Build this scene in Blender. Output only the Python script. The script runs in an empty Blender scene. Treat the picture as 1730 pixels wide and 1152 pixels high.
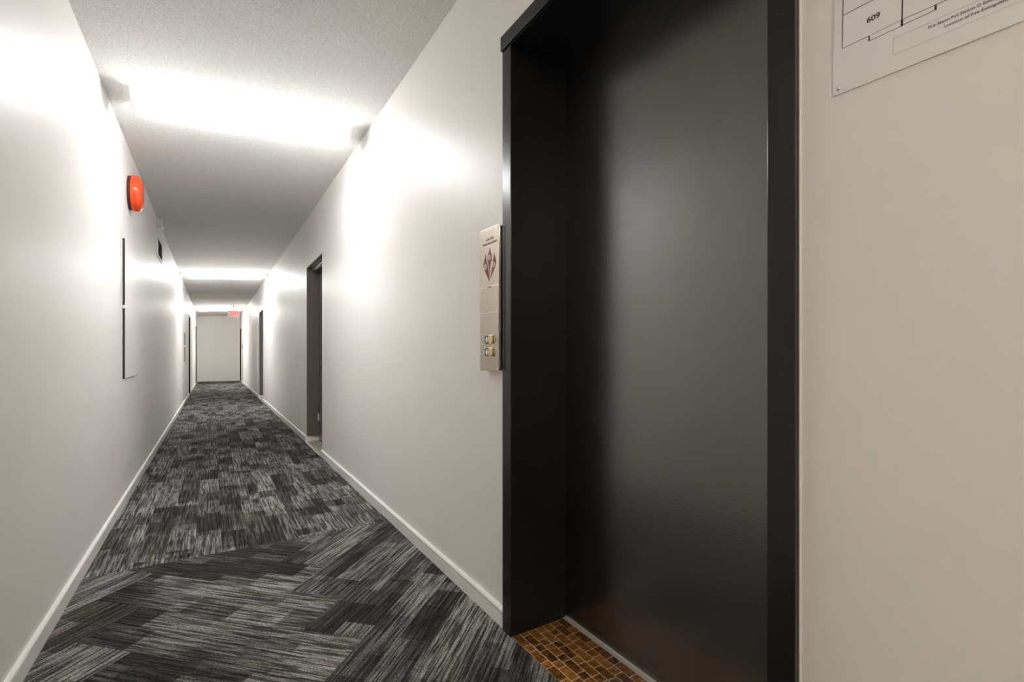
import bpy, bmesh, math, random
from mathutils import Vector, Matrix
random.seed(7)
SC = bpy.context.scene
COL = SC.collection
PI = math.pi

# ---------------------------------------------------------------- dimensions (metres)
CAM_Z = 1.04
XL, XR = -0.525, 0.945            # faces of the two long walls
Y0, Y1 = -6.0, 22.4               # ends of the corridor
YJOG = 19.4                       # the last stretch of the right wall stands a little proud
XR2 = 0.915
ZC0, KC = 2.56, 0.0690            # ceiling height at the left wall, its slope towards the right
def ceil_z(x): return ZC0 + KC * (x - XL)

# ---------------------------------------------------------------- materials
def new_mat(name):
    m = bpy.data.materials.new(name); m.use_nodes = True
    nt = m.node_tree
    return m, nt, nt.nodes['Principled BSDF']
def node(nt, kind, **kw):
    n = nt.nodes.new(kind)
    for k, v in kw.items():
        if k in ('operation', 'blend_type', 'data_type', 'noise_dimensions', 'voronoi_dimensions', 'feature', 'distance', 'offset', 'offset_frequency', 'squash', 'squash_frequency', 'interpolation_type', 'clamp', 'uv_map', 'interpolation'):
            setattr(n, k, v)
    return n
def L(nt, a, b): nt.links.new(a, b)
def math_n(nt, op, a, b=None, clamp=False):
    n = nt.nodes.new('ShaderNodeMath'); n.operation = op; n.use_clamp = clamp
    for i, v in enumerate((a, b)):
        if v is None: continue
        if isinstance(v, (int, float)): n.inputs[i].default_value = v
        else: nt.links.new(v, n.inputs[i])
    return n.outputs[0]
def mixc(nt, fac, a, b):
    n = nt.nodes.new('ShaderNodeMix'); n.data_type = 'RGBA'
    for sock, v in ((n.inputs[0], fac), (n.inputs[6], a), (n.inputs[7], b)):
        if isinstance(v, (int, float)): sock.default_value = v
        elif isinstance(v, tuple): sock.default_value = (*v, 1)
        else: nt.links.new(v, sock)
    return n.outputs[2]
def noise(nt, vec, scale, detail=2, rough=0.5, dim='3D'):
    n = nt.nodes.new('ShaderNodeTexNoise'); n.noise_dimensions = dim
    n.inputs['Scale'].default_value = scale; n.inputs['Detail'].default_value = detail; n.inputs['Roughness'].default_value = rough
    if vec is not None: nt.links.new(vec, n.inputs['Vector'])
    return n.outputs['Fac']
def mapping(nt, vec, scale):
    n = nt.nodes.new('ShaderNodeMapping'); n.inputs['Scale'].default_value = scale
    nt.links.new(vec, n.inputs['Vector']); return n.outputs[0]
def objco(nt):
    return nt.nodes.new('ShaderNodeTexCoord').outputs['Object']
def maprange(nt, v, a, b, c=0.0, d=1.0):
    n = nt.nodes.new('ShaderNodeMapRange'); n.interpolation_type = 'SMOOTHSTEP'
    nt.links.new(v, n.inputs[0])
    for i, x in enumerate((a, b, c, d)): n.inputs[i + 1].default_value = x
    return n.outputs[0]
def bump(nt, p, h, strength, dist=0.001):
    b = nt.nodes.new('ShaderNodeBump'); b.inputs['Strength'].default_value = strength; b.inputs['Distance'].default_value = dist
    nt.links.new(h, b.inputs['Height']); nt.links.new(b.outputs[0], p.inputs['Normal'])

def plain(name, col, rough=0.5, metal=0.0, spec=0.5, var=0.06, scale=30.0, bump_s=0.0, bump_scale=300.0, bdist=0.0005):
    m, nt, p = new_mat(name)
    co = objco(nt)
    f = noise(nt, co, scale, 3)
    lo = tuple(c * (1 - var) for c in col); hi = tuple(min(1, c * (1 + var)) for c in col)
    L(nt, mixc(nt, f, lo, hi), p.inputs['Base Color'])
    p.inputs['Roughness'].default_value = rough; p.inputs['Metallic'].default_value = metal
    p.inputs['Specular IOR Level'].default_value = spec
    if bump_s: bump(nt, p, noise(nt, co, bump_scale, 2), bump_s, bdist)
    return m
def emis(name, col, strength, base=None):
    m, nt, p = new_mat(name)
    p.inputs['Base Color'].default_value = (*[min(1, c) for c in (base or col)], 1)
    p.inputs['Emission Color'].default_value = (*col, 1); p.inputs['Emission Strength'].default_value = strength
    p.inputs['Roughness'].default_value = 0.4
    return m

M = {}
M['wall'] = plain('eggshell_wall_paint', (0.86, 0.842, 0.815), 0.44, spec=0.42, var=0.02, scale=2.0, bump_s=0.10, bump_scale=260, bdist=0.0008)
M['trim'] = plain('white_gloss_paint', (0.88, 0.87, 0.845), 0.28, var=0.02)
M['caulk'] = plain('cream_caulk', (0.80, 0.77, 0.72), 0.5, var=0.04)
# stippled ceiling
m, nt, p = new_mat('stippled_ceiling'); co = objco(nt)
f = noise(nt, co, 190, 3, 0.6)
L(nt, mixc(nt, maprange(nt, f, 0.38, 0.58), (0.70, 0.695, 0.68), (0.89, 0.885, 0.87)), p.inputs['Base Color'])
p.inputs['Roughness'].default_value = 0.9; p.inputs['Specular IOR Level'].default_value = 0.2
bump(nt, p, f, 0.9, 0.004); M['ceiling'] = m
# black paint of the lift door and its frame
M['black'] = plain('black_door_paint', (0.0085, 0.0083, 0.008), 0.26, spec=1.0, var=0.10, scale=5, bump_s=0.40, bump_scale=240, bdist=0.0007)
M['black'].node_tree.nodes['Principled BSDF'].inputs['IOR'].default_value = 2.0
M['lining'] = plain('black_lining_paint', (0.011, 0.011, 0.0115), 0.33, spec=0.35, var=0.1, scale=5, bump_s=0.25, bump_scale=240, bdist=0.0007)
# frame paint with brushed texture and worn specks
m, nt, p = new_mat('black_frame_paint'); co = objco(nt)
sp = noise(nt, mapping(nt, co, (60, 60, 22)), 4.0, 2, 0.55)
speck = maprange(nt, sp, 0.74, 0.77)
L(nt, mixc(nt, speck, (0.010, 0.010, 0.0105), (0.20, 0.19, 0.17)), p.inputs['Base Color'])
p.inputs['Roughness'].default_value = 0.24; p.inputs['Specular IOR Level'].default_value = 0.5; p.inputs['IOR'].default_value = 1.52
bump(nt, p, noise(nt, mapping(nt, co, (1, 1, 0.25)), 170, 3), 0.35, 0.0008); M['frame'] = m
M['brown'] = plain('dark_taupe_door_paint', (0.150, 0.128, 0.122), 0.26, spec=0.6, var=0.08)
M['steel'] = plain('brushed_steel', (0.52, 0.455, 0.375), 0.32, 1.0, var=0.05, scale=60, bump_s=0.05, bump_scale=500)
M['chrome'] = plain('polished_steel', (0.75, 0.74, 0.72), 0.12, 1.0, var=0.02)
M['brass'] = plain('gold_metal', (0.72, 0.55, 0.26), 0.22, 1.0, var=0.08)
M['darkgap'] = plain('dark_gap', (0.03, 0.028, 0.025), 0.7)
M['alu'] = plain('aluminium', (0.74, 0.72, 0.69), 0.35, 0.35, var=0.1, scale=80)
M['housing'] = plain('white_enamel', (0.82, 0.82, 0.81), 0.4, var=0.01)
M['lens'] = emis('lit_diffuser', (0.985, 0.99, 1.0), 6.1)
M['farlens'] = emis('lit_bright_diffuser', (0.99, 0.99, 1.0), 9.3)
M['endlens'] = emis('lit_brightest_diffuser', (1.0, 0.985, 0.965), 13.5)
M['warmlens'] = emis('lit_warm_diffuser', (1.0, 0.90, 0.76), 8.4)
M['bell'] = plain('orange_red_enamel', (0.86, 0.075, 0.012), 0.22, spec=0.6, var=0.05)
M['bellback'] = plain('brown_black_backbox', (0.055, 0.025, 0.018), 0.5)
M['cream'] = plain('cream_plastic', (0.66, 0.65, 0.52), 0.45, var=0.03)
M['brownvoid'] = plain('dark_brown_duct', (0.045, 0.026, 0.018), 0.7, var=0.2)
M['paper'] = plain('white_paper', (0.94, 0.935, 0.945), 0.6, var=0.02, scale=90)
M['ink'] = plain('black_ink', (0.012, 0.012, 0.013), 0.5)
M['greyink'] = plain('faded_grey_ink', (0.30, 0.29, 0.285), 0.5)
M['paleink'] = plain('pale_grey_ink', (0.60, 0.585, 0.575), 0.5)
M['brownink'] = plain('brown_print', (0.05, 0.03, 0.025), 0.4)
M['maroon'] = plain('maroon_print', (0.20, 0.018, 0.022), 0.35, var=0.05)
M['plate'] = plain('satin_beige_inlay', (0.62, 0.55, 0.45), 0.4, 0.5, var=0.03)
M['palestrip'] = plain('pale_beige_strip', (0.80, 0.74, 0.65), 0.35, 0.3, var=0.02)
M['navy'] = plain('dark_blue_lens', (0.02, 0.045, 0.075), 0.15, var=0.1)
M['arrow'] = plain('white_arrow', (0.82, 0.88, 0.90), 0.3, var=0.02)
M['redbox'] = plain('dull_red_paint', (0.40, 0.24, 0.20), 0.4)
M['exitface'] = emis('exit_face', (1.0, 0.55, 0.48), 0.13, (0.55, 0.36, 0.33))
M['exitletter'] = emis('exit_letters', (1.0, 0.10, 0.06), 0.26, (0.55, 0.04, 0.02))
M['stone'] = None
M['greypaint'] = plain('grey_paint', (0.22, 0.21, 0.20), 0.5)
# threshold stone
m, nt, p = new_mat('beige_marble'); co = objco(nt)
f = noise(nt, co, 14, 5, 0.6)
L(nt, mixc(nt, maprange(nt, f, 0.35, 0.62), (0.30, 0.20, 0.115), (0.66, 0.60, 0.50)), p.inputs['Base Color'])
p.inputs['Roughness'].default_value = 0.35; M['stone'] = m
# clear acrylic cover
m = bpy.data.materials.new('clear_acrylic'); m.use_nodes = True; nt = m.node_tree; nt.nodes.clear()
out = nt.nodes.new('ShaderNodeOutputMaterial'); mx = nt.nodes.new('ShaderNodeMixShader'); tr = nt.nodes.new('ShaderNodeBsdfTransparent')
gl = nt.nodes.new('ShaderNodeBsdfGlossy'); gl.inputs['Roughness'].default_value = 0.12; fr = nt.nodes.new('ShaderNodeFresnel'); fr.inputs[0].default_value = 1.3
tr.inputs[0].default_value = (0.995, 0.998, 0.996, 1)
mx.inputs[0].default_value = 0.05; L(nt, tr.outputs[0], mx.inputs[1]); L(nt, gl.outputs[0], mx.inputs[2]); L(nt, mx.outputs[0], out.inputs[0])
M['acrylic'] = m
# carpet: streaked loop pile with rectangular light and dark patches along every plank
m, nt, p = new_mat('streaked_loop_carpet')
uv = nt.nodes.new('ShaderNodeUVMap'); uv.uv_map = 'UVMap'; UV = uv.outputs[0]
def brick(vec, w, h, off, sq, sqf):
    b = nt.nodes.new('ShaderNodeTexBrick'); b.offset = off; b.offset_frequency = 2; b.squash = sq; b.squash_frequency = sqf
    b.inputs['Color1'].default_value = (0, 0, 0, 1); b.inputs['Color2'].default_value = (1, 1, 1, 1); b.inputs['Mortar'].default_value = (0.5, 0.5, 0.5, 1)
    b.inputs['Scale'].default_value = 1.0; b.inputs['Mortar Size'].default_value = 0.0
    b.inputs['Brick Width'].default_value = w; b.inputs['Row Height'].default_value = h
    L(nt, vec, b.inputs['Vector']); return b.outputs['Color']
a = brick(UV, 0.37, 0.125, 0.37, 0.6, 3)
b_ = brick(UV, 0.21, 0.0625, 0.41, 1.6, 2)
c_ = noise(nt, UV, 1.3, 1, 0.5)
patch = math_n(nt, 'ADD', math_n(nt, 'MULTIPLY', a, 0.56), math_n(nt, 'MULTIPLY', b_, 0.38))
patch = math_n(nt, 'ADD', patch, math_n(nt, 'MULTIPLY', math_n(nt, 'SUBTRACT', c_, 0.5), 0.5))
patch = maprange(nt, patch, 0.12, 0.85)
s1 = noise(nt, mapping(nt, UV, (3.2, 88, 1)), 1.0, 2, 0.6)
s2 = noise(nt, mapping(nt, UV, (9, 215, 1)), 1.0, 1, 0.5)
st = math_n(nt, 'ADD', math_n(nt, 'MULTIPLY', s1, 0.62), math_n(nt, 'MULTIPLY', s2, 0.38))
st = maprange(nt, st, 0.42, 0.60)
vo = nt.nodes.new('ShaderNodeTexVoronoi'); vo.inputs['Scale'].default_value = 1.0
L(nt, mapping(nt, UV, (150, 260, 1)), vo.inputs['Vector'])
loop = maprange(nt, vo.outputs['Distance'], 0.15, 0.75, 1.0, 0.45)
light = mixc(nt, patch, (0.085, 0.083, 0.080), (0.58, 0.565, 0.54))
dark = mixc(nt, patch, (0.023, 0.0225, 0.0225), (0.080, 0.078, 0.075))
tint = maprange(nt, noise(nt, UV, 0.8, 1), 0.60, 0.70)
light = mixc(nt, math_n(nt, 'MULTIPLY', tint, 0.35), light, (0.22, 0.165, 0.12))
colr = mixc(nt, st, dark, light)
mul = nt.nodes.new('ShaderNodeMix'); mul.data_type = 'RGBA'; mul.blend_type = 'MULTIPLY'; mul.inputs[0].default_value = 1.0
L(nt, colr, mul.inputs[6]); cmb = nt.nodes.new('ShaderNodeCombineColor')
for i in range(3): L(nt, loop, cmb.inputs[i])
L(nt, cmb.outputs[0], mul.inputs[7]); L(nt, mul.outputs[2], p.inputs['Base Color'])
p.inputs['Roughness'].default_value = 0.95; p.inputs['Specular IOR Level'].default_value = 0.15
bump(nt, p, math_n(nt, 'ADD', loop, st), 0.7, 0.002); M['carpet'] = m
# glazed brown tiles
m, nt, p = new_mat('glazed_brown_tile'); uv = nt.nodes.new('ShaderNodeUVMap'); uv.uv_map = 'TileShade'
sx = nt.nodes.new('ShaderNodeSeparateXYZ'); L(nt, uv.outputs[0], sx.inputs[0])
co = objco(nt)
f = noise(nt, co, 55, 4, 0.65)
tone = math_n(nt, 'ADD', math_n(nt, 'MULTIPLY', sx.outputs[0], 0.6), math_n(nt, 'MULTIPLY', maprange(nt, f, 0.36, 0.66), 0.5), True)
base = mixc(nt, tone, (0.035, 0.013, 0.005), (0.46, 0.19, 0.035))
L(nt, base, p.inputs['Base Color']); p.inputs['Roughness'].default_value = 0.2
bump(nt, p, f, 0.25, 0.001); M['tile'] = m
M['grout'] = plain('pale_grout', (0.78, 0.68, 0.54), 0.8, var=0.12, scale=60)

# ---------------------------------------------------------------- mesh helpers
def link(name, bm, mat, parent=None, bevel=0.0, seg=2, smooth=False):
    me = bpy.data.meshes.new(name)
    bmesh.ops.recalc_face_normals(bm, faces=bm.faces)
    bm.to_mesh(me); bm.free()
    o = bpy.data.objects.new(name, me); COL.objects.link(o)
    for mm in (mat if isinstance(mat, (list, tuple)) else [mat]): me.materials.append(mm)
    if parent is not None: o.parent = parent
    if smooth:
        for f in me.polygons: f.use_smooth = True
    if bevel:
        b = o.modifiers.new('edge', 'BEVEL'); b.width = bevel; b.segments = seg; b.limit_method = 'ANGLE'; b.angle_limit = 0.6
    return o
def box(bm, x0, x1, y0, y1, z0, z1, mi=0):
    v = [bm.verts.new((x, y, z)) for x in (x0, x1) for y in (y0, y1) for z in (z0, z1)]
    for q in ((0, 1, 3, 2), (4, 6, 7, 5), (0, 4, 5, 1), (2, 3, 7, 6), (0, 2, 6, 4), (1, 5, 7, 3)):
        f = bm.faces.new([v[i] for i in q]); f.material_index = mi
def B(*boxes):
    bm = bmesh.new()
    for b in boxes: box(bm, *b)
    return bm
def prism(bm, pts, axis, a0, a1):
    """extrude a 2-D outline along an axis; pts are the two other coordinates in x,y,z order"""
    def mk(p, a):
        c = list(p); c.insert(axis, a); return bm.verts.new(c)
    A = [mk(p, a0) for p in pts]; Bv = [mk(p, a1) for p in pts]
    bm.faces.new(A); bm.faces.new(Bv[::-1])
    n = len(pts)
    for i in range(n): bm.faces.new((A[i], Bv[i], Bv[(i + 1) % n], A[(i + 1) % n]))
def lathe_x(bm, prof, cx, cy, cz, n=48):
    """prof: list of (dx, r); axis along X"""
    rings = []
    for dx, r in prof:
        if r < 1e-6: rings.append([bm.verts.new((cx + dx, cy, cz))])
        else: rings.append([bm.verts.new((cx + dx, cy + r * math.cos(2 * PI * k / n), cz + r * math.sin(2 * PI * k / n))) for k in range(n)])
    for a, b in zip(rings, rings[1:]):
        for k in range(n):
            k2 = (k + 1) % n
            if len(a) == 1 and len(b) == 1: continue
            if len(a) == 1: bm.faces.new((a[0], b[k], b[k2]))
            elif len(b) == 1: bm.faces.new((a[k], b[0], a[k2]))
            else: bm.faces.new((a[k], b[k], b[k2], a[k2]))
def empty(name, loc):
    o = bpy.data.objects.new(name, None); COL.objects.link(o); o.location = loc; o.empty_display_size = 0.1
    return o
def tag(o, label, cat, group=None, kind=None):
    o['label'] = label; o['category'] = cat
    if group: o['group'] = group
    if kind: o['kind'] = kind
    return o
def part(name, bm, mat, parent, **kw):
    """mesh given in world coordinates, parented to an unrotated parent without moving it"""
    off = Vector((0, 0, 0)); q = parent
    while q is not None: off += Vector(q.location); q = q.parent
    bmesh.ops.translate(bm, verts=bm.verts, vec=-off)
    return link(name, bm, mat, parent, **kw)
def text_bm(bm, s, size, origin, right, up, shear=0.0, width=None, align='LEFT', bold=0.0, depth=0.0002, spacing=1.0):
    cu = bpy.data.curves.new('lettering', 'FONT'); cu.body = s; cu.size = size; cu.shear = shear; cu.align_x = align; cu.offset = bold
    cu.extrude = depth / 2; cu.resolution_u = 4; cu.space_character = spacing
    to = bpy.data.objects.new('lettering', cu); COL.objects.link(to)
    dg = bpy.context.evaluated_depsgraph_get(); dg.update()
    me = bpy.data.meshes.new_from_object(to.evaluated_get(dg))
    bpy.data.objects.remove(to); bpy.data.curves.remove(cu)
    if len(me.vertices) == 0: return
    R = Vector(right); U = Vector(up); N = R.cross(U)
    sx = 1.0
    if width:
        xs = [v.co.x for v in me.vertices]; w = max(xs) - min(xs); sx = width / w
    n0 = len(bm.verts)
    for v in me.vertices: v.co = Vector(origin) + R * (v.co.x * sx) + U * v.co.y + N * v.co.z
    bm.from_mesh(me); bpy.data.meshes.remove(me)

# ---------------------------------------------------------------- shell
EL0, EL1, ELT = 0.531, 1.489, 2.187         # lift opening: near jamb, far jamb, head
XD = 1.188                                  # face of the lift door
DOORS_R = [(5.165, 6.117, 2.09), (11.955, 12.998, 2.09), (21.15, 22.05, 2.09)]
DOORS_L = [(14.69, 15.62, 2.06), (20.3, 21.25, 2.09)]
TH = 0.30
# right wall, one continuous mesh with its openings
def wall_with_openings(xf, sgn, y0, y1, ops, top):
    bm = bmesh.new(); xb = xf + sgn * TH
    a, b = min(xf, xb), max(xf, xb)
    y = y0
    for (p, q, h) in sorted(ops):
        box(bm, a, b, y, p, 0, top); box(bm, a, b, p, q, h, top); y = q
    box(bm, a, b, y, y1, 0, top)
    return bm
bm = wall_with_openings(XR, 1, Y0, YJOG, [(EL0 - 0.045, EL1 + 0.045, ELT + 0.04)] + DOORS_R[:2], 2.80)
bm2 = wall_with_openings(XR2, 1, YJOG, Y1, DOORS_R[2:], 2.80)
me_ = bpy.data.meshes.new('tmp'); bm2.to_mesh(me_); bm2.free(); bm.from_mesh(me_); bpy.data.meshes.remove(me_)
tag(link('wall_right', bm, M['wall']), 'long off-white corridor wall with the elevator and recessed doors', 'wall', kind='structure')
bm = wall_with_openings(XL, -1, Y0, Y1, DOORS_L, 2.75)
# a small louvre opening is only recessed, so the wall stays solid behind it
tag(link('wall_left', bm, M['wall']), 'long off-white corridor wall carrying the orange-red fire bell', 'wall', kind='structure')
tag(link('wall_end', B((XL - TH, XR2 + TH, Y1, Y1 + 0.15, 0, 2.80)), M['wall']), 'beige end wall closing the far end of the corridor', 'wall', kind='structure')
tag(link('wall_back', B((XL - TH, XR2 + TH, Y0 - 0.15, Y0, 0, 2.80)), M['wall']), 'plain wall closing the corridor behind the viewpoint', 'wall', kind='structure')
bm = bmesh.new()
xa, xb = XL - 0.12, XR2 + 0.12
prism(bm, [(xa, ceil_z(xa)), (xb, ceil_z(xb)), (xb, ceil_z(xb) + 0.12), (xa, ceil_z(xa) + 0.12)], 1, Y0 - 0.1, Y1 + 0.1)
tag(link('ceiling', bm, M['ceiling']), 'stippled off-white ceiling over the corridor', 'ceiling', kind='structure')

# carpet planks: herringbone near the lift, straight planks beyond
def clip(poly, x0, x1, y0, y1):
    for ax, lim, s in ((0, x0, 1), (0, x1, -1), (1, y0, 1), (1, y1, -1)):
        out = []
        for i in range(len(poly)):
            a, b = poly[i], poly[(i + 1) % len(poly)]
            da, db = s * (a[ax] - lim), s * (b[ax] - lim)
            if da >= 0: out.append(a)
            if (da >= 0) != (db >= 0):
                t = da / (da - db); out.append(tuple(a[k] + (b[k] - a[k]) * t for k in range(4)))
        poly = out
        if len(poly) < 3: return None
    return poly
YS = 2.945
bm = bmesh.new(); uvl = bm.loops.layers.uv.new('UVMap')
def add_plank(c, du, dv, ln, wd, rect):
    ru, rv = random.uniform(0, 40), 0.25 * random.randint(0, 160)
    pts = []
    for a, b in ((0, 0), (ln, 0), (ln, wd), (0, wd)):
        pts.append((c[0] + du[0] * a + dv[0] * b, c[1] + du[1] * a + dv[1] * b, a + ru, b + rv))
    q = clip(pts, *rect)
    if not q: return
    vs = [bm.verts.new((v[0], v[1], 0)) for v in q]
    try: f = bm.faces.new(vs)
    except ValueError: return
    for lp, v in zip(f.loops, q): lp[uvl].uv = (v[2], v[3])
w, l = 0.25, 1.0
r2 = math.sqrt(0.5)
e1, e2 = (r2, r2), (-r2, r2)
near = (XL, 0.935, Y0, YS)
for n in range(-8, 9):
    for j in range(-40, 41):
        ox, oy = 0.465, 2.83
        # along e1
        u, v = j * w + n * 2 * l, j * w
        c = (ox + e1[0] * u + e2[0] * v, oy + e1[1] * u + e2[1] * v)
        if abs(c[0]) < 4 and Y0 - 3 < c[1] < YS + 3: add_plank(c, e1, e2, l, w, near)
        u, v = j * w + n * 2 * l, (j - 7) * w
        c = (ox + e1[0] * (u + w) + e2[0] * v, oy + e1[1] * (u + w) + e2[1] * v)
        if abs(c[0]) < 4 and Y0 - 3 < c[1] < YS + 3: add_plank(c, e2, (-e1[0], -e1[1]), l, w, near)
x = XL - 0.06
while x < XR:
    y = YS - random.uniform(0, 1.0)
    while y < Y1:
        xr = XR if y < YJOG else XR2
        add_plank((x + w, y), (0, 1), (-1, 0), l, w, (XL, XR, YS, Y1))
        y += l
    x += w
fl = link('floor', bm, M['carpet'])
for pg in fl.data.polygons:
    pass
bm = bmesh.new(); bm.from_mesh(fl.data)
for f in bm.faces:
    if f.normal.z < 0: f.normal_flip()
bm.to_mesh(fl.data); bm.free()
tag(fl, 'grey streaked plank carpet, herringbone in front and straight beyond', 'floor', kind='structure')
tag(link('floor_base', B((XL - TH, XR2 + TH, Y0 - 0.15, Y1 + 0.15, -0.15, -0.004)), M['grout']), 'bare floor slab under the carpet planks', 'floor', kind='structure')

# brown tiles in the lift recess
bm = bmesh.new()
box(bm, 0.934, 1.172, EL0, EL1, -0.006, -0.0005, 1)
tl = bm.loops.layers.uv.new('TileShade')
cw = 0.0340; xcol = 0.9345; k = 0
while xcol < 1.170:
    y = EL1 - (0.0 if k % 2 else 0.018)
    if k % 2 == 0:
        pieces = [0.018]
    y = EL1
    pieces = []
    y = EL1; first = True
    i = k
    while y > EL0:
        ln = (0.070 if (i % 2 == 0) else 0.036) + random.uniform(-0.002, 0.002)
        if first and k % 3 == 1: ln *= 0.6
        first = False; i += 1
        y2 = max(EL0, y - ln); g = 0.0018
        x0_, x1_ = xcol + g * 0.8, min(1.172, xcol + cw) - g * 0.8
        if y - y2 > 0.008:
            n0 = len(bm.faces); bm.faces.ensure_lookup_table()
            h = 0.0016
            b0 = [bm.verts.new(c) for c in ((x0_, y2 + g, -0.0005), (x1_, y2 + g, -0.0005), (x1_, y - g, -0.0005), (x0_, y - g, -0.0005))]
            i_ = 0.0012
            t0 = [bm.verts.new(c) for c in ((x0_ + i_, y2 + g + i_, h), (x1_ - i_, y2 + g + i_, h), (x1_ - i_, y - g - i_, h), (x0_ + i_, y - g - i_, h))]
            sh = random.random() ** 1.3
            fs = [bm.faces.new(t0)] + [bm.faces.new((b0[q], b0[(q + 1) % 4], t0[(q + 1) % 4], t0[q])) for q in range(4)]
            for f in fs:
                f.material_index = 0
                for lp in f.loops: lp[tl].uv = (sh, 0.5)
        y = y2
    xcol += cw; k += 1
tag(link('floor_tiles', bm, [M['tile'], M['grout']]), 'glossy brown mosaic tiles on the floor of the elevator recess', 'floor', kind='structure')

# ---------------------------------------------------------------- baseboards (profile with a rounded top bead)
def bb_profile(s, x):
    p = [(0, 0), (0.012, 0), (0.012, 0.048), (0.0105, 0.054), (0.0135, 0.058), (0.015, 0.064), (0.013, 0.070), (0.008, 0.0745), (0, 0.076)]
    return [(x + s * a, z) for a, z in p]
def bb(bm, side, x, y0, y1):
    prism(bm, bb_profile(side, x), 1, y0, y1)
bm = bmesh.new()
seg = [(Y0, EL0 - 0.054), (EL1 + 0.06, DOORS_R[0][0]), (DOORS_R[0][1], DOORS_R[1][0]), (DOORS_R[1][1], YJOG)]
for a, b in seg: bb(bm, -1, XR, a, b)
for a, b in ((YJOG, DOORS_R[2][0]), (DOORS_R[2][1], Y1)): bb(bm, -1, XR2, a, b)
# short returns into the door recesses
for (a, b, h) in DOORS_R[:2]:
    box(bm, XR - 0.012, XR + 0.036, b - 0.013, b, 0, 0.074)
tag(link('baseboard_right', bm, M['trim'], bevel=0.0008, seg=1), 'white baseboard with a rounded top along the elevator side', 'baseboard', kind='structure')
bm = bmesh.new()
for a, b in ((Y0, DOORS_L[0][0]), (DOORS_L[0][1], DOORS_L[1][0]), (DOORS_L[1][1], Y1)): bb(bm, 1, XL, a, b)
tag(link('baseboard_left', bm, M['trim'], bevel=0.0008, seg=1), 'white baseboard with a rounded top under the fire bell side', 'baseboard', kind='structure')
bm = B((XL + 0.015, XR2 - 0.015, Y1 - 0.012, Y1, 0.03, 0.106)); 
tag(link('baseboard_end', B((XL + 0.015, XR2 - 0.015, Y1 - 0.012, Y1, 0.0, 0.076)), M['trim'], bevel=0.003), 'white baseboard across the far end wall', 'baseboard', kind='structure')
bm.free()
# caulk bead beside the lift casing
tag(link('trim_1', B((XR - 0.004, XR, EL0 - 0.058, EL0 - 0.0535, 0.0, 2.24)), M['caulk'], bevel=0.0015), 'thin cream caulk bead between elevator casing and beige wall', 'trim', kind='structure')

# ---------------------------------------------------------------- the lift door
d = tag(empty('door_1', (XR, (EL0 + EL1) / 2, 0)), 'tall matte black elevator door in a deep black casing', 'elevator door', kind='structure')
part('door_panel', B((XD, XD + 0.04, EL0 - 0.03, EL1 + 0.03, 0.004, ELT + 0.03)), M['black'], d, bevel=0.002)
# reveals: far jamb lining, near jamb lining, head lining
part('jamb_lining', B((0.930, XD + 0.03, EL1, EL1 + 0.04, 0, ELT + 0.038)), M['lining'], d, bevel=0.0015)
part('jamb_lining', B((0.930, XD + 0.03, EL0 - 0.04, EL0, 0, ELT + 0.038)), M['lining'], d, bevel=0.0015)
part('head_lining', B((0.930, XD + 0.03, EL0, EL1, ELT, ELT + 0.038)), M['lining'], d, bevel=0.0015)
part('casing_jamb', B((0.928, XR, EL1 + 0.0005, EL1 + 0.059, 0, ELT + 0.002)), M['frame'], d, bevel=0.0018)
part('casing_jamb', B((0.928, XR, EL0 - 0.054, EL0 - 0.0005, 0, ELT + 0.002)), M['frame'], d, bevel=0.0018)
part('casing_header', B((0.922, XR, EL0 - 0.060, EL1 + 0.064, ELT + 0.002, ELT + 0.056)), M['frame'], d, bevel=0.0018)
bm = bmesh.new(); prism(bm, [(1.172, 0.0), (1.172, 0.004), (1.178, 0.006), (1.180, 0.003), (1.184, 0.003), (1.186, 0.008), (XD, 0.008), (XD, 0.0)], 1, EL0, EL1)
part('sill_track', bm, M['alu'], d)

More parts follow.
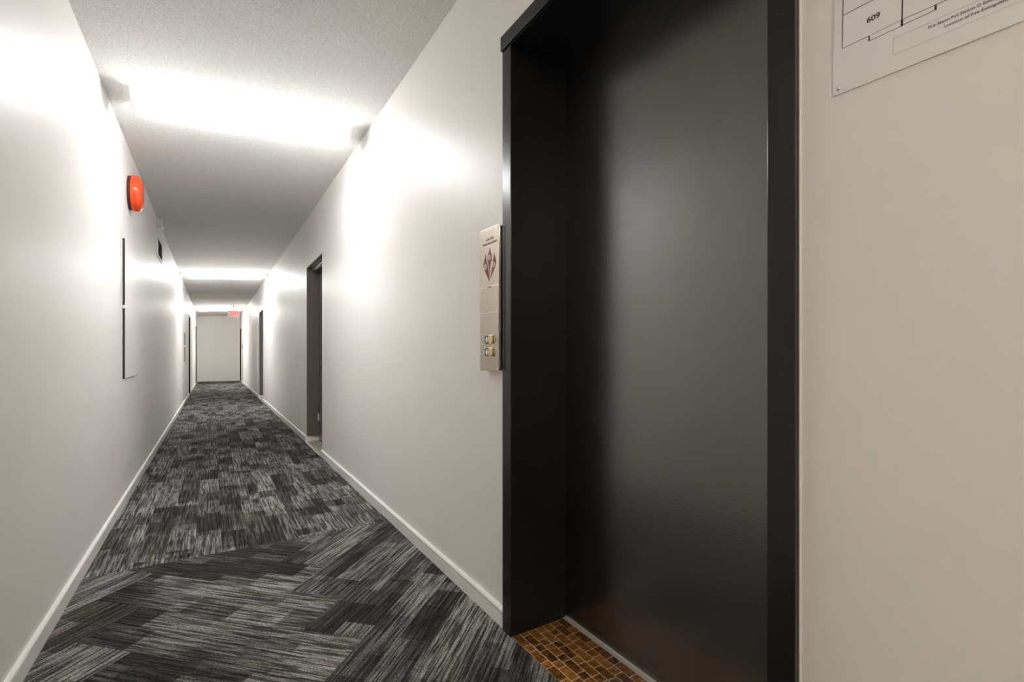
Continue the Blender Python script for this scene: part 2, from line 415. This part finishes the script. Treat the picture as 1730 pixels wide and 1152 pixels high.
# ---------------------------------------------------------------- recessed dark doors
def recessed_door(name, side, xf, y0, y1, h, label, hinges=False, threshold=True, depth=0.13, mat=None):
    mat = mat or M['brown']
    """side +1: in the right wall (recess towards +x); camera side shows the far jamb"""
    d = tag(empty(name, (xf, (y0 + y1) / 2, 0)), label, 'door', kind='structure')
    X = lambda a: xf + side * a
    def bx(a0, a1, ya, yb, z0, z1):
        lo, hi = sorted((X(a0), X(a1))); return (lo, hi, ya, yb, z0, z1)
    e = 0.001
    def jamb(y, s, z0):
        # stepped steel profile, s points into the opening
        pr = [(0.001, 0), (0.001, 0.004), (0.034, 0.004), (0.034, 0.013), (0.055, 0.013), (0.060, 0.022), (0.066, 0.022), (0.066, 0.034), (depth, 0.034), (depth, 0.012), (depth + 0.05, 0.012), (depth + 0.05, 0)]
        bm = bmesh.new(); prism(bm, [(X(a), y + s * b) for a, b in pr], 2, z0, h - 0.0005); return bm
    part('frame_jamb', jamb(y1, -1, 0.076 if threshold else 0.0), mat, d, bevel=0.0012, seg=1)
    part('frame_jamb', jamb(y0, 1, 0.076 if threshold else 0.0), mat, d, bevel=0.0012, seg=1)
    pr = [(0.001, 0), (0.001, -0.018), (0.034, -0.018), (0.034, -0.030), (0.055, -0.030), (0.062, -0.045), (0.066, -0.045), (0.066, -0.062), (depth, -0.062), (depth + 0.05, -0.030), (depth + 0.05, 0)]
    bm = bmesh.new(); prism(bm, [(X(a), h + b) for a, b in pr], 1, y0 + 0.0005, y1 - 0.0005)
    part('frame_head', bm, mat, d, bevel=0.0012, seg=1)
    pn = part('door_panel', B(bx(depth, depth + 0.04, y0 + 0.036, y1 - 0.036, 0.016, h - 0.064)), mat, d, bevel=0.002)
    if hinges:
        for z in (0.30, 1.09, 1.90):
            bm = bmesh.new()
            n = 12; r = 0.0075
            prism(bm, [(X(depth - 0.006) + r * math.cos(2 * PI * k / n), y1 - 0.052 + r * math.sin(2 * PI * k / n)) for k in range(n)], 2, z - 0.045, z + 0.045)
            part('hinge', bm, M['alu'] if z < 0.5 else M['brown'], d)['label'] = 'hinge knuckle worn to bare steel' if z < 0.5 else 'painted hinge knuckle'
        bm = bmesh.new()
        prism(bm, [(X(depth - 0.012) + 0.010 * math.cos(2 * PI * k / 16), 1.0 + 0.010 * math.sin(2 * PI * k / 16)) for k in range(16)], 1, y0 + 0.09, y0 + 0.11)
        part('door_handle', B(bx(depth - 0.05, depth - 0.035, y0 + 0.09, y0 + 0.21, 0.99, 1.01), bx(depth - 0.05, depth, y0 + 0.09, y0 + 0.105, 0.992, 1.008)), M['chrome'], d, bevel=0.004)
        bm.free()
    if threshold:
        part('threshold', B(bx(-0.004, depth + 0.05, y0 + 0.001, y1 - 0.001, 0.0, 0.014)), M['stone'], d, bevel=0.003)['label'] = 'beige stone threshold'
        part('threshold_edge', B(bx(-0.016, -0.004, y0 + 0.016, y1 - 0.014, 0.0, 0.012)), M['alu'], d, bevel=0.003)['label'] = 'pale metal edge strip'
    return d
recessed_door('door_2', 1, XR, *DOORS_R[0], 'recessed dark taupe door with a beige stone threshold beyond the elevator', hinges=True)
recessed_door('door_3', 1, XR, *DOORS_R[1], 'narrow-looking recessed grey-brown door, second one past the elevator')
recessed_door('door_4', 1, XR2, *DOORS_R[2], 'black recessed door beside the end wall, on the exit sign side', threshold=False, mat=M['frame'])
recessed_door('door_5', -1, XL, *DOORS_L[0], 'dark recessed door past the fire bell, beside the small grey panel', threshold=False, mat=M['frame'])
recessed_door('door_6', -1, XL, *DOORS_L[1], 'dark recessed door beside the end wall, opposite the exit sign side', threshold=False, mat=M['frame'])

# ---------------------------------------------------------------- ceiling fixtures
def fixture_parts(root):
    """4-ft wraparound; local axes: x along the tube, z down from the ceiling (negative)"""
    hl = 0.605
    out = [(-0.102, -0.012), (-0.106, -0.034), (-0.100, -0.056), (-0.074, -0.088), (0.074, -0.088), (0.100, -0.056), (0.106, -0.034), (0.102, -0.012)]
    bm = bmesh.new(); prism(bm, out, 0, -hl, hl)
    link('diffuser', bm, M['lens'], root, bevel=0.006, seg=3)
    bm = B((-hl, hl, -0.100, 0.100, -0.0125, 0.0))
    link('housing', bm, M['housing'], root, bevel=0.002)
    cap = [(-0.102, 0.0), (-0.108, -0.034), (-0.102, -0.057), (-0.076, -0.090), (0.076, -0.090), (0.102, -0.057), (0.108, -0.034), (0.102, 0.0)]
    for s in (-1, 1):
        bm = bmesh.new(); prism(bm, cap, 0, s * hl + (-0.006 if s < 0 else 0.0), s * hl + (0.0 if s < 0 else 0.006))
        link('end_cap', bm, M['housing'], root)
FX = 0.205
def fixture(y, label, first=[None]):
    z = ceil_z(FX) - 0.0005
    if first[0] is None:
        r = empty('ceiling_light', (FX, y, z)); fixture_parts(r); first[0] = r
    else:
        r = first[0].copy(); COL.objects.link(r); r.location = (FX, y, z)
        for ch in first[0].children:
            c = ch.copy(); COL.objects.link(c); c.parent = r
    r.rotation_euler = (0, -math.atan(KC), 0.0)
    tag(r, label, 'ceiling light', 'fluorescent ceiling lights along the corridor')
    return r
fixture(3.54, 'large bright fluorescent ceiling light in front of the orange-red fire bell')
f2 = fixture(10.75, 'second fluorescent ceiling light along the corridor, between the two recessed doors')
f3 = fixture(18.6, 'smallest fluorescent ceiling light, just behind the EXIT sign by the end wall')
bf = fixture(-1.9, 'fluorescent ceiling light behind the viewpoint, out of the picture')

for fx, mt in ((bf, 'warmlens'), (f2, 'farlens'), (f3, 'endlens')):      # emission boosted to brighten the far end and near wall, rear one warm
    for c in fx.children:
        if c.name.startswith('diffuser'):
            c.material_slots[0].link = 'OBJECT'; c.material_slots[0].material = M[mt]

# ---------------------------------------------------------------- fire bell
by, bz = 4.47, 2.235
d = tag(empty('fire_bell', (XL, by, bz)), 'round orange-red fire alarm bell high on the white wall', 'fire bell')
bm = bmesh.new(); lathe_x(bm, [(-0.003, 0), (-0.003, 0.122), (0.016, 0.124), (0.020, 0.116), (0.020, 0.0)], XL, by, bz)
part('back_box', bm, M['bellback'], d, smooth=False)['label'] = 'dark brown round back box'
prof = [(0.022, 0.118), (0.019, 0.127), (0.026, 0.130)]
for k in range(1, 10):
    a = k / 9 * PI / 2
    prof.append((0.040 + 0.044 * math.sin(a), 0.075 + 0.055 * math.cos(a)))
prof += [(0.087, 0.05), (0.0875, 0.022), (0.084, 0.010), (0.084, 0)]
bm = bmesh.new(); lathe_x(bm, prof, XL, by, bz, 64)
part('gong', bm, M['bell'], d, smooth=True)['label'] = 'glossy orange-red domed gong'
bm = bmesh.new(); lathe_x(bm, [(0.082, 0.0), (0.082, 0.011), (0.092, 0.011), (0.094, 0.008), (0.094, 0)], XL, by, bz, 6)
part('centre_bolt', bm, M['chrome'], d)

# ---------------------------------------------------------------- flush wall panels on the left wall
def wall_panel(y0, y1, z0, z1, label, frame_mat, latch, th=0.012):
    d = tag(empty('wall_panel', (XL, y0, z0)), label, 'access panel')
    zl = latch
    part('edge_frame', B((XL, XL + th, y0, y0 + 0.006, z0, zl - 0.012), (XL, XL + th, y0, y0 + 0.006, zl + 0.012, z1), (XL, XL + 0.010, y1 - 0.005, y1, z0, z1), (XL, XL + 0.010, y0 + 0.006, y1 - 0.005, z1 - 0.003, z1), (XL, XL + 0.008, y0 + 0.006, y1 - 0.005, z0, z0 + 0.002)), frame_mat, d)
    part('door_leaf', B((XL, XL + th + 0.001, y0 + 0.0065, y1 - 0.006, z0 + 0.003, z1 - 0.004)), M['wall'], d, bevel=0.001)
    part('latch', B((XL, XL + th + 0.006, y0 - 0.004, y0 + 0.03, zl - 0.010, zl + 0.010)), M['trim'], d, bevel=0.002)
    return d
wall_panel(4.18, 4.86, 0.878, 1.842, 'tall white flush wall panel with a dark edge, below the bell', M['darkgap'], 1.372)
wall_panel(12.35, 12.95, 0.914, 1.521, 'small flush wall panel with a grey edge, above the white outlet', M['greypaint'], 1.235, 0.026)

# small sensor box under the ceiling
d = tag(empty('sensor_box', (XL, 6.47, 2.44)), 'small cream sensor box on the wall just under the ceiling', 'sensor')
part('case', B((XL, XL + 0.058, 6.44, 6.50, 2.447, 2.520)), M['cream'], d, bevel=0.003)
part('lens_tab', B((XL + 0.048, XL + 0.068, 6.445, 6.475, 2.418, 2.4465)), M['trim'], d, bevel=0.003)['label'] = 'little white tab under the case'

# vent with white frame
y0, y1, z0, z1 = 6.47, 7.06, 2.135, 2.372
d = tag(empty('wall_vent', (XL, y0, z0)), 'small rectangular wall vent, dark inside a white frame, below the sensor', 'vent')
fw = 0.022
part('frame', B((XL, XL + 0.012, y0, y1, z0, z0 + fw), (XL, XL + 0.012, y0, y1, z1 - fw, z1), (XL, XL + 0.012, y0, y0 + fw * 3, z0 + fw, z1 - fw), (XL, XL + 0.012, y1 - fw, y1, z0 + fw, z1 - fw)), M['trim'], d, bevel=0.002)
part('backing', B((XL, XL + 0.003, y0 + fw * 3, y1 - fw, z0 + fw, z1 - fw)), M['brownvoid'], d)
bm = bmesh.new()
zz = z0 + fw + 0.012
while zz < z1 - fw - 0.012:
    prism(bm, [(XL + 0.003, zz), (XL + 0.009, zz - 0.006), (XL + 0.0095, zz - 0.005), (XL + 0.003, zz + 0.0015)], 1, y0 + fw * 3, y1 - fw)
    zz += 0.016
part('louvre', bm, M['brownvoid'], d)

# outlet
d = tag(empty('wall_outlet', (XL, 12.2, 0.46)), 'white electrical outlet plate low on the wall, below the small panel', 'outlet')
part('cover_plate', B((XL, XL + 0.006, 12.10, 12.18, 0.455, 0.580)), M['trim'], d, bevel=0.002)
for z in (0.492, 0.542):
    part('socket', B((XL + 0.006, XL + 0.009, 12.123, 12.157, z - 0.014, z + 0.014)), M['housing'], d, bevel=0.004)

# pull station at the far right
d = tag(empty('pull_station', (XR2, 19.9, 1.3)), 'tiny dull red fire alarm pull station on the far white wall', 'fire alarm pull station')
part('case', B((XR2 - 0.04, XR2 + 0.003, 19.86, 19.94, 1.29, 1.43)), M['redbox'], d, bevel=0.004)
part('pull_bar', B((XR2 - 0.052, XR2 - 0.0395, 19.87, 19.93, 1.33, 1.355)), M['trim'], d, bevel=0.003)

# ---------------------------------------------------------------- exit sign
ey, ex = 17.55, 0.555
d = tag(empty('exit_sign', (ex, ey, 2.36)), 'glowing red EXIT sign hanging below the ceiling at the far end', 'exit sign')
part('housing', B((ex - 0.165, ex + 0.165, ey, ey + 0.05, 2.255, 2.468)), M['housing'], d, bevel=0.004)
part('stem', B((ex - 0.02, ex + 0.02, ey + 0.012, ey + 0.038, 2.4685, ceil_z(ex) - 0.001)), M['housing'], d)
part('canopy', B((ex - 0.06, ex + 0.06, ey + 0.0, ey + 0.05, ceil_z(ex) - 0.022, ceil_z(ex) - 0.0045)), M['housing'], d)
part('face', B((ex - 0.110, ex + 0.155, ey - 0.003, ey, 2.270, 2.455)), M['exitface'], d)
bm = bmesh.new()
text_bm(bm, 'EXIT', 0.20, (ex + 0.0225, ey - 0.004, 2.292), (1, 0, 0), (0, 0, 1), width=0.235, align='CENTER', bold=0.004, depth=0.002)
part('lettering', bm, M['exitletter'], d)['label'] = 'red letters EXIT'

# ---------------------------------------------------------------- lift call station
cx, cy0, cy1, cz0, cz1 = 0.912, 1.5495, 1.696, 0.9795, 1.5367
d = tag(empty('call_station', (XR, 1.64, cz0)), 'brushed steel elevator call plate with two arrow buttons beside the black casing', 'call station')
bm = bmesh.new()
prism(bm, [(cy0 + 0.002, cz0 + 0.012), (cy0 + 0.002, cz1), (cy1, cz1), (cy1, cz0 + 0.004), (cy1 - 0.012, cz0)] , 0, cx + 0.003, XR)
bm.free()
part('face_plate', B((cx, cx + 0.004, cy0, cy1, cz0, cz1)), M['steel'], d, bevel=0.0012)
part('back_box', B((cx + 0.004, XR, cy0 + 0.003, cy1 - 0.003, cz0 + 0.003, cz1 - 0.003)), M['chrome'], d, bevel=0.002)
part('side_gasket', B((XR - 0.005, XR, cy0 + 0.0005, cy0 + 0.0029, cz0 + 0.004, cz1 - 0.002)), M['darkgap'], d)
# along-plate coordinate s measured from the far edge, t upwards in world z
KS = 0.9913
def P(s, t, n=0.0): return (cx - n, cy1 - s * KS, 1.04 + (t - 1.04) * KS)
def flat(bm, pts, n0, n1):
    a = [bm.verts.new(P(s, t, n0)) for s, t in pts]; b = [bm.verts.new(P(s, t, n1)) for s, t in pts]
    bm.faces.new(a[::-1]); bm.faces.new(b)
    for i in range(len(pts)):
        j = (i + 1) % len(pts); bm.faces.new((a[i], a[j], b[j], b[i]))
bm = bmesh.new(); flat(bm, [(0.001, 1.3045), (0.148, 1.3045), (0.148, 1.3125), (0.001, 1.3125)], 0.0, 0.0006)
part('trim_strip', bm, M['palestrip'], d); bm = bmesh.new()
flat(bm, [(0.001, 1.2065), (0.148, 1.2065), (0.148, 1.2085), (0.001, 1.2085)], 0.0, 0.0004)
part('trim_strip', bm, M['palestrip'], d)
RT, UP = (0, -1, 0), (0, 0, 1)
bm = bmesh.new()
text_bm(bm, 'In Case Of Fire', 0.013, P(0.080, 1.4925, 0.0005), RT, UP, shear=0.2, width=0.062, align='CENTER', bold=0.0002)
part('lettering', bm, M['brownink'], d); bm = bmesh.new()
text_bm(bm, 'Elevators Are Out Of Service', 0.014, P(0.080, 1.4755, 0.0005), RT, UP, shear=0.2, width=0.108, align='CENTER', bold=0.0002)
part('lettering', bm, M['brownink'], d); bm = bmesh.new()
text_bm(bm, 'Use Stairs', 0.010, P(0.078, 1.3045 - 0.0, 0.0012), RT, UP, shear=0.2, width=0.036, align='CENTER', bold=0.0001)
part('lettering', bm, M['brownink'], d)
# three-tongued flame emblem
def bez(p0, p1, p2, p3, n=10):
    return [tuple((1 - t) ** 3 * a + 3 * (1 - t) ** 2 * t * b + 3 * (1 - t) * t * t * c + t ** 3 * e for a, b, c, e in zip(p0, p1, p2, p3)) for t in [i / n for i in range(n)]]
bm = bmesh.new()
left = bez((0.047, 1.441), (0.040, 1.424), (0.030, 1.415), (0.030, 1.402)) + bez((0.030, 1.402), (0.030, 1.378), (0.066, 1.352), (0.0757, 1.3285)) + bez((0.0757, 1.3285), (0.071, 1.357), (0.066, 1.372), (0.0635, 1.388)) + bez((0.0635, 1.388), (0.063, 1.405), (0.046, 1.415), (0.047, 1.441))
flat(bm, left, 0.0, 0.0007)
mid = bez((0.0816, 1.4615), (0.079, 1.448), (0.062, 1.438), (0.0620, 1.425)) + bez((0.0620, 1.425), (0.062, 1.412), (0.072, 1.400), (0.0735, 1.385)) + bez((0.0735, 1.385), (0.074, 1.368), (0.072, 1.352), (0.0757, 1.337)) + bez((0.0757, 1.337), (0.078, 1.350), (0.079, 1.372), (0.083, 1.389)) + bez((0.083, 1.389), (0.088, 1.404), (0.096, 1.412), (0.0950, 1.425)) + bez((0.095, 1.425), (0.094, 1.440), (0.083, 1.447), (0.0816, 1.4615))
flat(bm, mid, 0.0, 0.0007)
right = bez((0.116, 1.441), (0.117, 1.422), (0.128, 1.414), (0.128, 1.399)) + bez((0.128, 1.399), (0.127, 1.376), (0.092, 1.352), (0.0775, 1.330)) + bez((0.0775, 1.330), (0.090, 1.352), (0.098, 1.362), (0.0965, 1.378)) + bez((0.0965, 1.378), (0.095, 1.392), (0.114, 1.414), (0.116, 1.441))
flat(bm, right, 0.0, 0.0007)
part('flame_emblem', bm, M['maroon'], d)['label'] = 'maroon flame emblem'
bm = bmesh.new()
for s, t in ((0.0775, 1.4238), (0.0466, 1.3915), (0.1108, 1.3912)):
    flat(bm, [(s + 0.0108 * math.cos(k * PI / 12), t + 0.0108 * math.sin(k * PI / 12)) for k in range(24)][::-1], 0.0007, 0.0011)
part('emblem_disc', bm, M['plate'], d)
def stick(bm, a, b, wd, n0=0.0011, n1=0.0014):
    dx, dy = b[0] - a[0], b[1] - a[1]; ln = math.hypot(dx, dy); px, py = -dy / ln * wd / 2, dx / ln * wd / 2
    flat(bm, [(a[0] + px, a[1] + py), (b[0] + px, b[1] + py), (b[0] - px, b[1] - py), (a[0] - px, a[1] - py)], n0, n1)
part_fig = lambda b: part('emblem_figure', b, M['brownink'], d)
# running figure and crossed-out marks, simple strokes
s, t = 0.0775, 1.4238; bmi = bmesh.new()
for a, b in (((0, .006), (0, -.001)), ((0, -.001), (.004, -.007)), ((0, -.001), (-.003, -.008)), ((0, .004), (.0045, .001)), ((0, .004), (-.004, .001))): stick(bmi, (s + a[0], t + a[1]), (s + b[0], t + b[1]), 0.0018)
part_fig(bmi); bmi = bmesh.new()
s, t = 0.0466, 1.3915
for a, b in (((-.004, .006), (.004, -.006)), ((-.005, .000), (-.001, -.007)), ((.004, .006), (.001, .001))): stick(bmi, (s + a[0], t + a[1]), (s + b[0], t + b[1]), 0.0015)
part_fig(bmi); bmi = bmesh.new()
s, t = 0.1108, 1.3912
for a, b in (((0, .007), (0, -.007)), ((-.003, .003), (.003, .001)), ((-.003, -.004), (.003, -.002))): stick(bmi, (s + a[0], t + a[1]), (s + b[0], t + b[1]), 0.0022)
part_fig(bmi)
# buttons
def rrect(s0, s1, t0, t1, r, n=6):
    pts = []
    for (cs, ct, a0) in ((s1 - r, t1 - r, 0), (s0 + r, t1 - r, 90), (s0 + r, t0 + r, 180), (s1 - r, t0 + r, 270)):
        for k in range(n + 1):
            a = math.radians(a0 + 90 * k / n); pts.append((cs + r * math.cos(a), ct + r * math.sin(a)))
    return pts[::-1]
for nm, t, upw in (('call_button', 1.1015, 1), ('call_button', 1.0523, -1)):
    bm = bmesh.new(); flat(bm, rrect(0.0425, 0.1195, t - 0.0195, t + 0.0195, 0.012), 0.0, 0.0030)
    btn = part(nm, bm, M['chrome'], d, bevel=0.001)
    btn['label'] = 'chrome-rimmed up button' if upw > 0 else 'chrome-rimmed down button'
    bm = bmesh.new(); flat(bm, rrect(0.0465, 0.0775, t - 0.0165, t + 0.0165, 0.009), 0.0030, 0.0038)
    part('dark_lens', bm, M['navy'], btn)
    bm = bmesh.new()
    c = 0.0625
    flat(bm, [(c - 0.0115, t - upw * 0.002), (c, t + upw * 0.0145), (c + 0.0115, t - upw * 0.002), (c + 0.006, t - upw * 0.002), (c + 0.006, t - upw * 0.012), (c - 0.006, t - upw * 0.012), (c - 0.006, t - upw * 0.002)][::-1], 0.0038, 0.0044)
    part('arrow', bm, M['arrow'], btn)
    bm = bmesh.new(); flat(bm, rrect(0.0790, 0.1155, t - 0.0165, t + 0.0165, 0.011), 0.0030, 0.0085)
    part('gold_cap', bm, M['brass'], btn, bevel=0.004, seg=3)
# screw at the lower edge
bm = bmesh.new(); flat(bm, [(0.140 + 0.003 * math.cos(-k * PI / 8), cz0 + 0.008 + 0.003 * math.sin(-k * PI / 8)) for k in range(16)], 0.0, 0.0012)
part('screw', bm, M['chrome'], d)

# ---------------------------------------------------------------- floor-plan sign on the near wall
d = tag(empty('floor_plan_sign', (XR, 0.4225, 1.5015)), 'framed-less fire safety floor plan under clear acrylic on the beige wall', 'sign')
d['label'] = 'fire safety floor plan under clear acrylic on the beige wall'
SW, SH = 0.44, 0.34
# local: x = -normal offset, y = -s, z = t
def SP(s, t, n): return (-n, -s, t)
def sbox(bm, s0, s1, t0, t1, n0, n1): box(bm, -n1, -n0, -s1, -s0, t0, t1)
bm = bmesh.new(); sbox(bm, 0.0035, SW - 0.0035, 0.003, SH - 0.003, 0.0005, 0.0022)
pp = link('paper', bm, M['paper'], d)
bm = bmesh.new(); sbox(bm, 0, SW, 0, SH, 0.0032, 0.0062)
link('acrylic_cover', bm, M['acrylic'], d, bevel=0.0004, seg=1)['label'] = 'clear acrylic cover sheet'
def sline(bm, a, b, wd, n0=0.0022, n1=0.0025):
    dx, dy = b[0] - a[0], b[1] - a[1]; ln = math.hypot(dx, dy); px, py = -dy / ln * wd / 2, dx / ln * wd / 2
    q = [(a[0] + px, a[1] + py), (b[0] + px, b[1] + py), (b[0] - px, b[1] - py), (a[0] - px, a[1] - py)]
    A = [bm.verts.new(SP(s, t, n0)) for s, t in q]; Bq = [bm.verts.new(SP(s, t, n1)) for s, t in q]
    bm.faces.new(A); bm.faces.new(Bq[::-1])
    for i in range(4):
        j = (i + 1) % 4; bm.faces.new((A[i], A[j], Bq[j], Bq[i]))
bm = bmesh.new()
for a, b, wd in (((0.0172, 0.0808), (0.0172, 0.30), 0.0012), ((0.0172, 0.1388), (0.1038, 0.1388), 0.0010), ((0.0172, 0.0812), (0.0582, 0.0812), 0.0008),
                 ((0.0582, 0.0816), (0.0582, 0.0722), 0.0022), ((0.0582, 0.0726), (0.1038, 0.0726), 0.0008), ((0.1038, 0.0718), (0.1038, 0.1388), 0.0018), ((0.1038, 0.0718), (0.1038, 0.0825), 0.0030),
                 ((0.1038, 0.0824), (0.1461, 0.0806), 0.0007), ((0.1461, 0.0812), (0.1461, 0.0728), 0.0028), ((0.1038, 0.0730), (0.1461, 0.0732), 0.0008), ((0.1461, 0.0806), (0.42, 0.0812), 0.0009),
                 ((0.1038, 0.1388), (0.1038, 0.30), 0.0010), ((0.0172, 0.2200), (0.1038, 0.2200), 0.0010), ((0.0172, 0.30), (0.42, 0.30), 0.0012), ((0.42, 0.0812), (0.42, 0.30), 0.0012),
                 ((0.26, 0.0812), (0.26, 0.1388), 0.0010), ((0.1038, 0.1388), (0.26, 0.1388), 0.0010)):
    sline(bm, a, b, wd)
link('plan_lines', bm, M['ink'], pp)['label'] = 'black floor plan lines'
bm = bmesh.new(); sline(bm, (0.062, 0.0812), (0.1038, 0.0824), 0.0008)
link('faded_lines', bm, M['greyink'], pp)
bm = bmesh.new()
for a, b in (((0.093, 0.058), (0.42, 0.058)), ((0.093, 0.031), (0.42, 0.031)), ((0.093, 0.031), (0.093, 0.058)), ((0.42, 0.031), (0.42, 0.058))): sline(bm, a, b, 0.0004)
link('legend_box', bm, M['paleink'], pp)
for txt, size, pos, wdt, bo in (('609', 0.0128, (0.0538, 0.1045), 0.0192, 0.00025), ('Fire Alarm Pull Station O Emergency', 0.0064, (0.1373, 0.0484), 0.0885, 0.00003), ('Location of Fire Extinguishers', 0.0064, (0.1567, 0.0398), 0.0740, 0.00003)):
    bm = bmesh.new(); text_bm(bm, txt, size, SP(*pos, 0.0024), (0, -1, 0), (0, 0, 1), width=wdt, bold=bo)
    link('lettering', bm, M['ink'], pp)
for s, t in ((0.0144, 0.0105), (SW - 0.0144, 0.0105), (0.0144, SH - 0.0105), (SW - 0.0144, SH - 0.0105)):
    bm = bmesh.new(); lathe_x(bm, [(-0.0062, 0.0036), (-0.0075, 0.0034), (-0.0086, 0.0022), (-0.0089, 0.0)], 0, -s, t, 16)
    link('screw', bm, M['chrome'], d, smooth=True)
d.rotation_euler = (math.radians(1.1), 0, 0)

# ---------------------------------------------------------------- camera and view
cam = bpy.data.cameras.new('camera'); co = bpy.data.objects.new('camera', cam); COL.objects.link(co)
F = 805.0
cam.sensor_fit = 'HORIZONTAL'; cam.sensor_width = 36.0; cam.lens = F / 1730 * 36.0
cam.shift_y = 24.0 / 1730; cam.clip_start = 0.02; cam.clip_end = 100
co.location = (0, 0, CAM_Z); co.rotation_euler = (PI / 2, 0, -math.atan(505 / F))
SC.camera = co
wd = bpy.data.worlds.new('world'); wd.use_nodes = True; SC.world = wd
wd.node_tree.nodes['Background'].inputs[0].default_value = (0.9, 0.9, 0.9, 1); wd.node_tree.nodes['Background'].inputs[1].default_value = 0.0
SC.view_settings.view_transform = 'Standard'; SC.view_settings.look = 'None'; SC.view_settings.gamma = 1.0
SC.view_settings.use_curve_mapping = False
SC.view_settings.exposure = 2.1
SC.cycles.use_denoising = True
SC.cycles.max_bounces = 16; SC.cycles.diffuse_bounces = 10
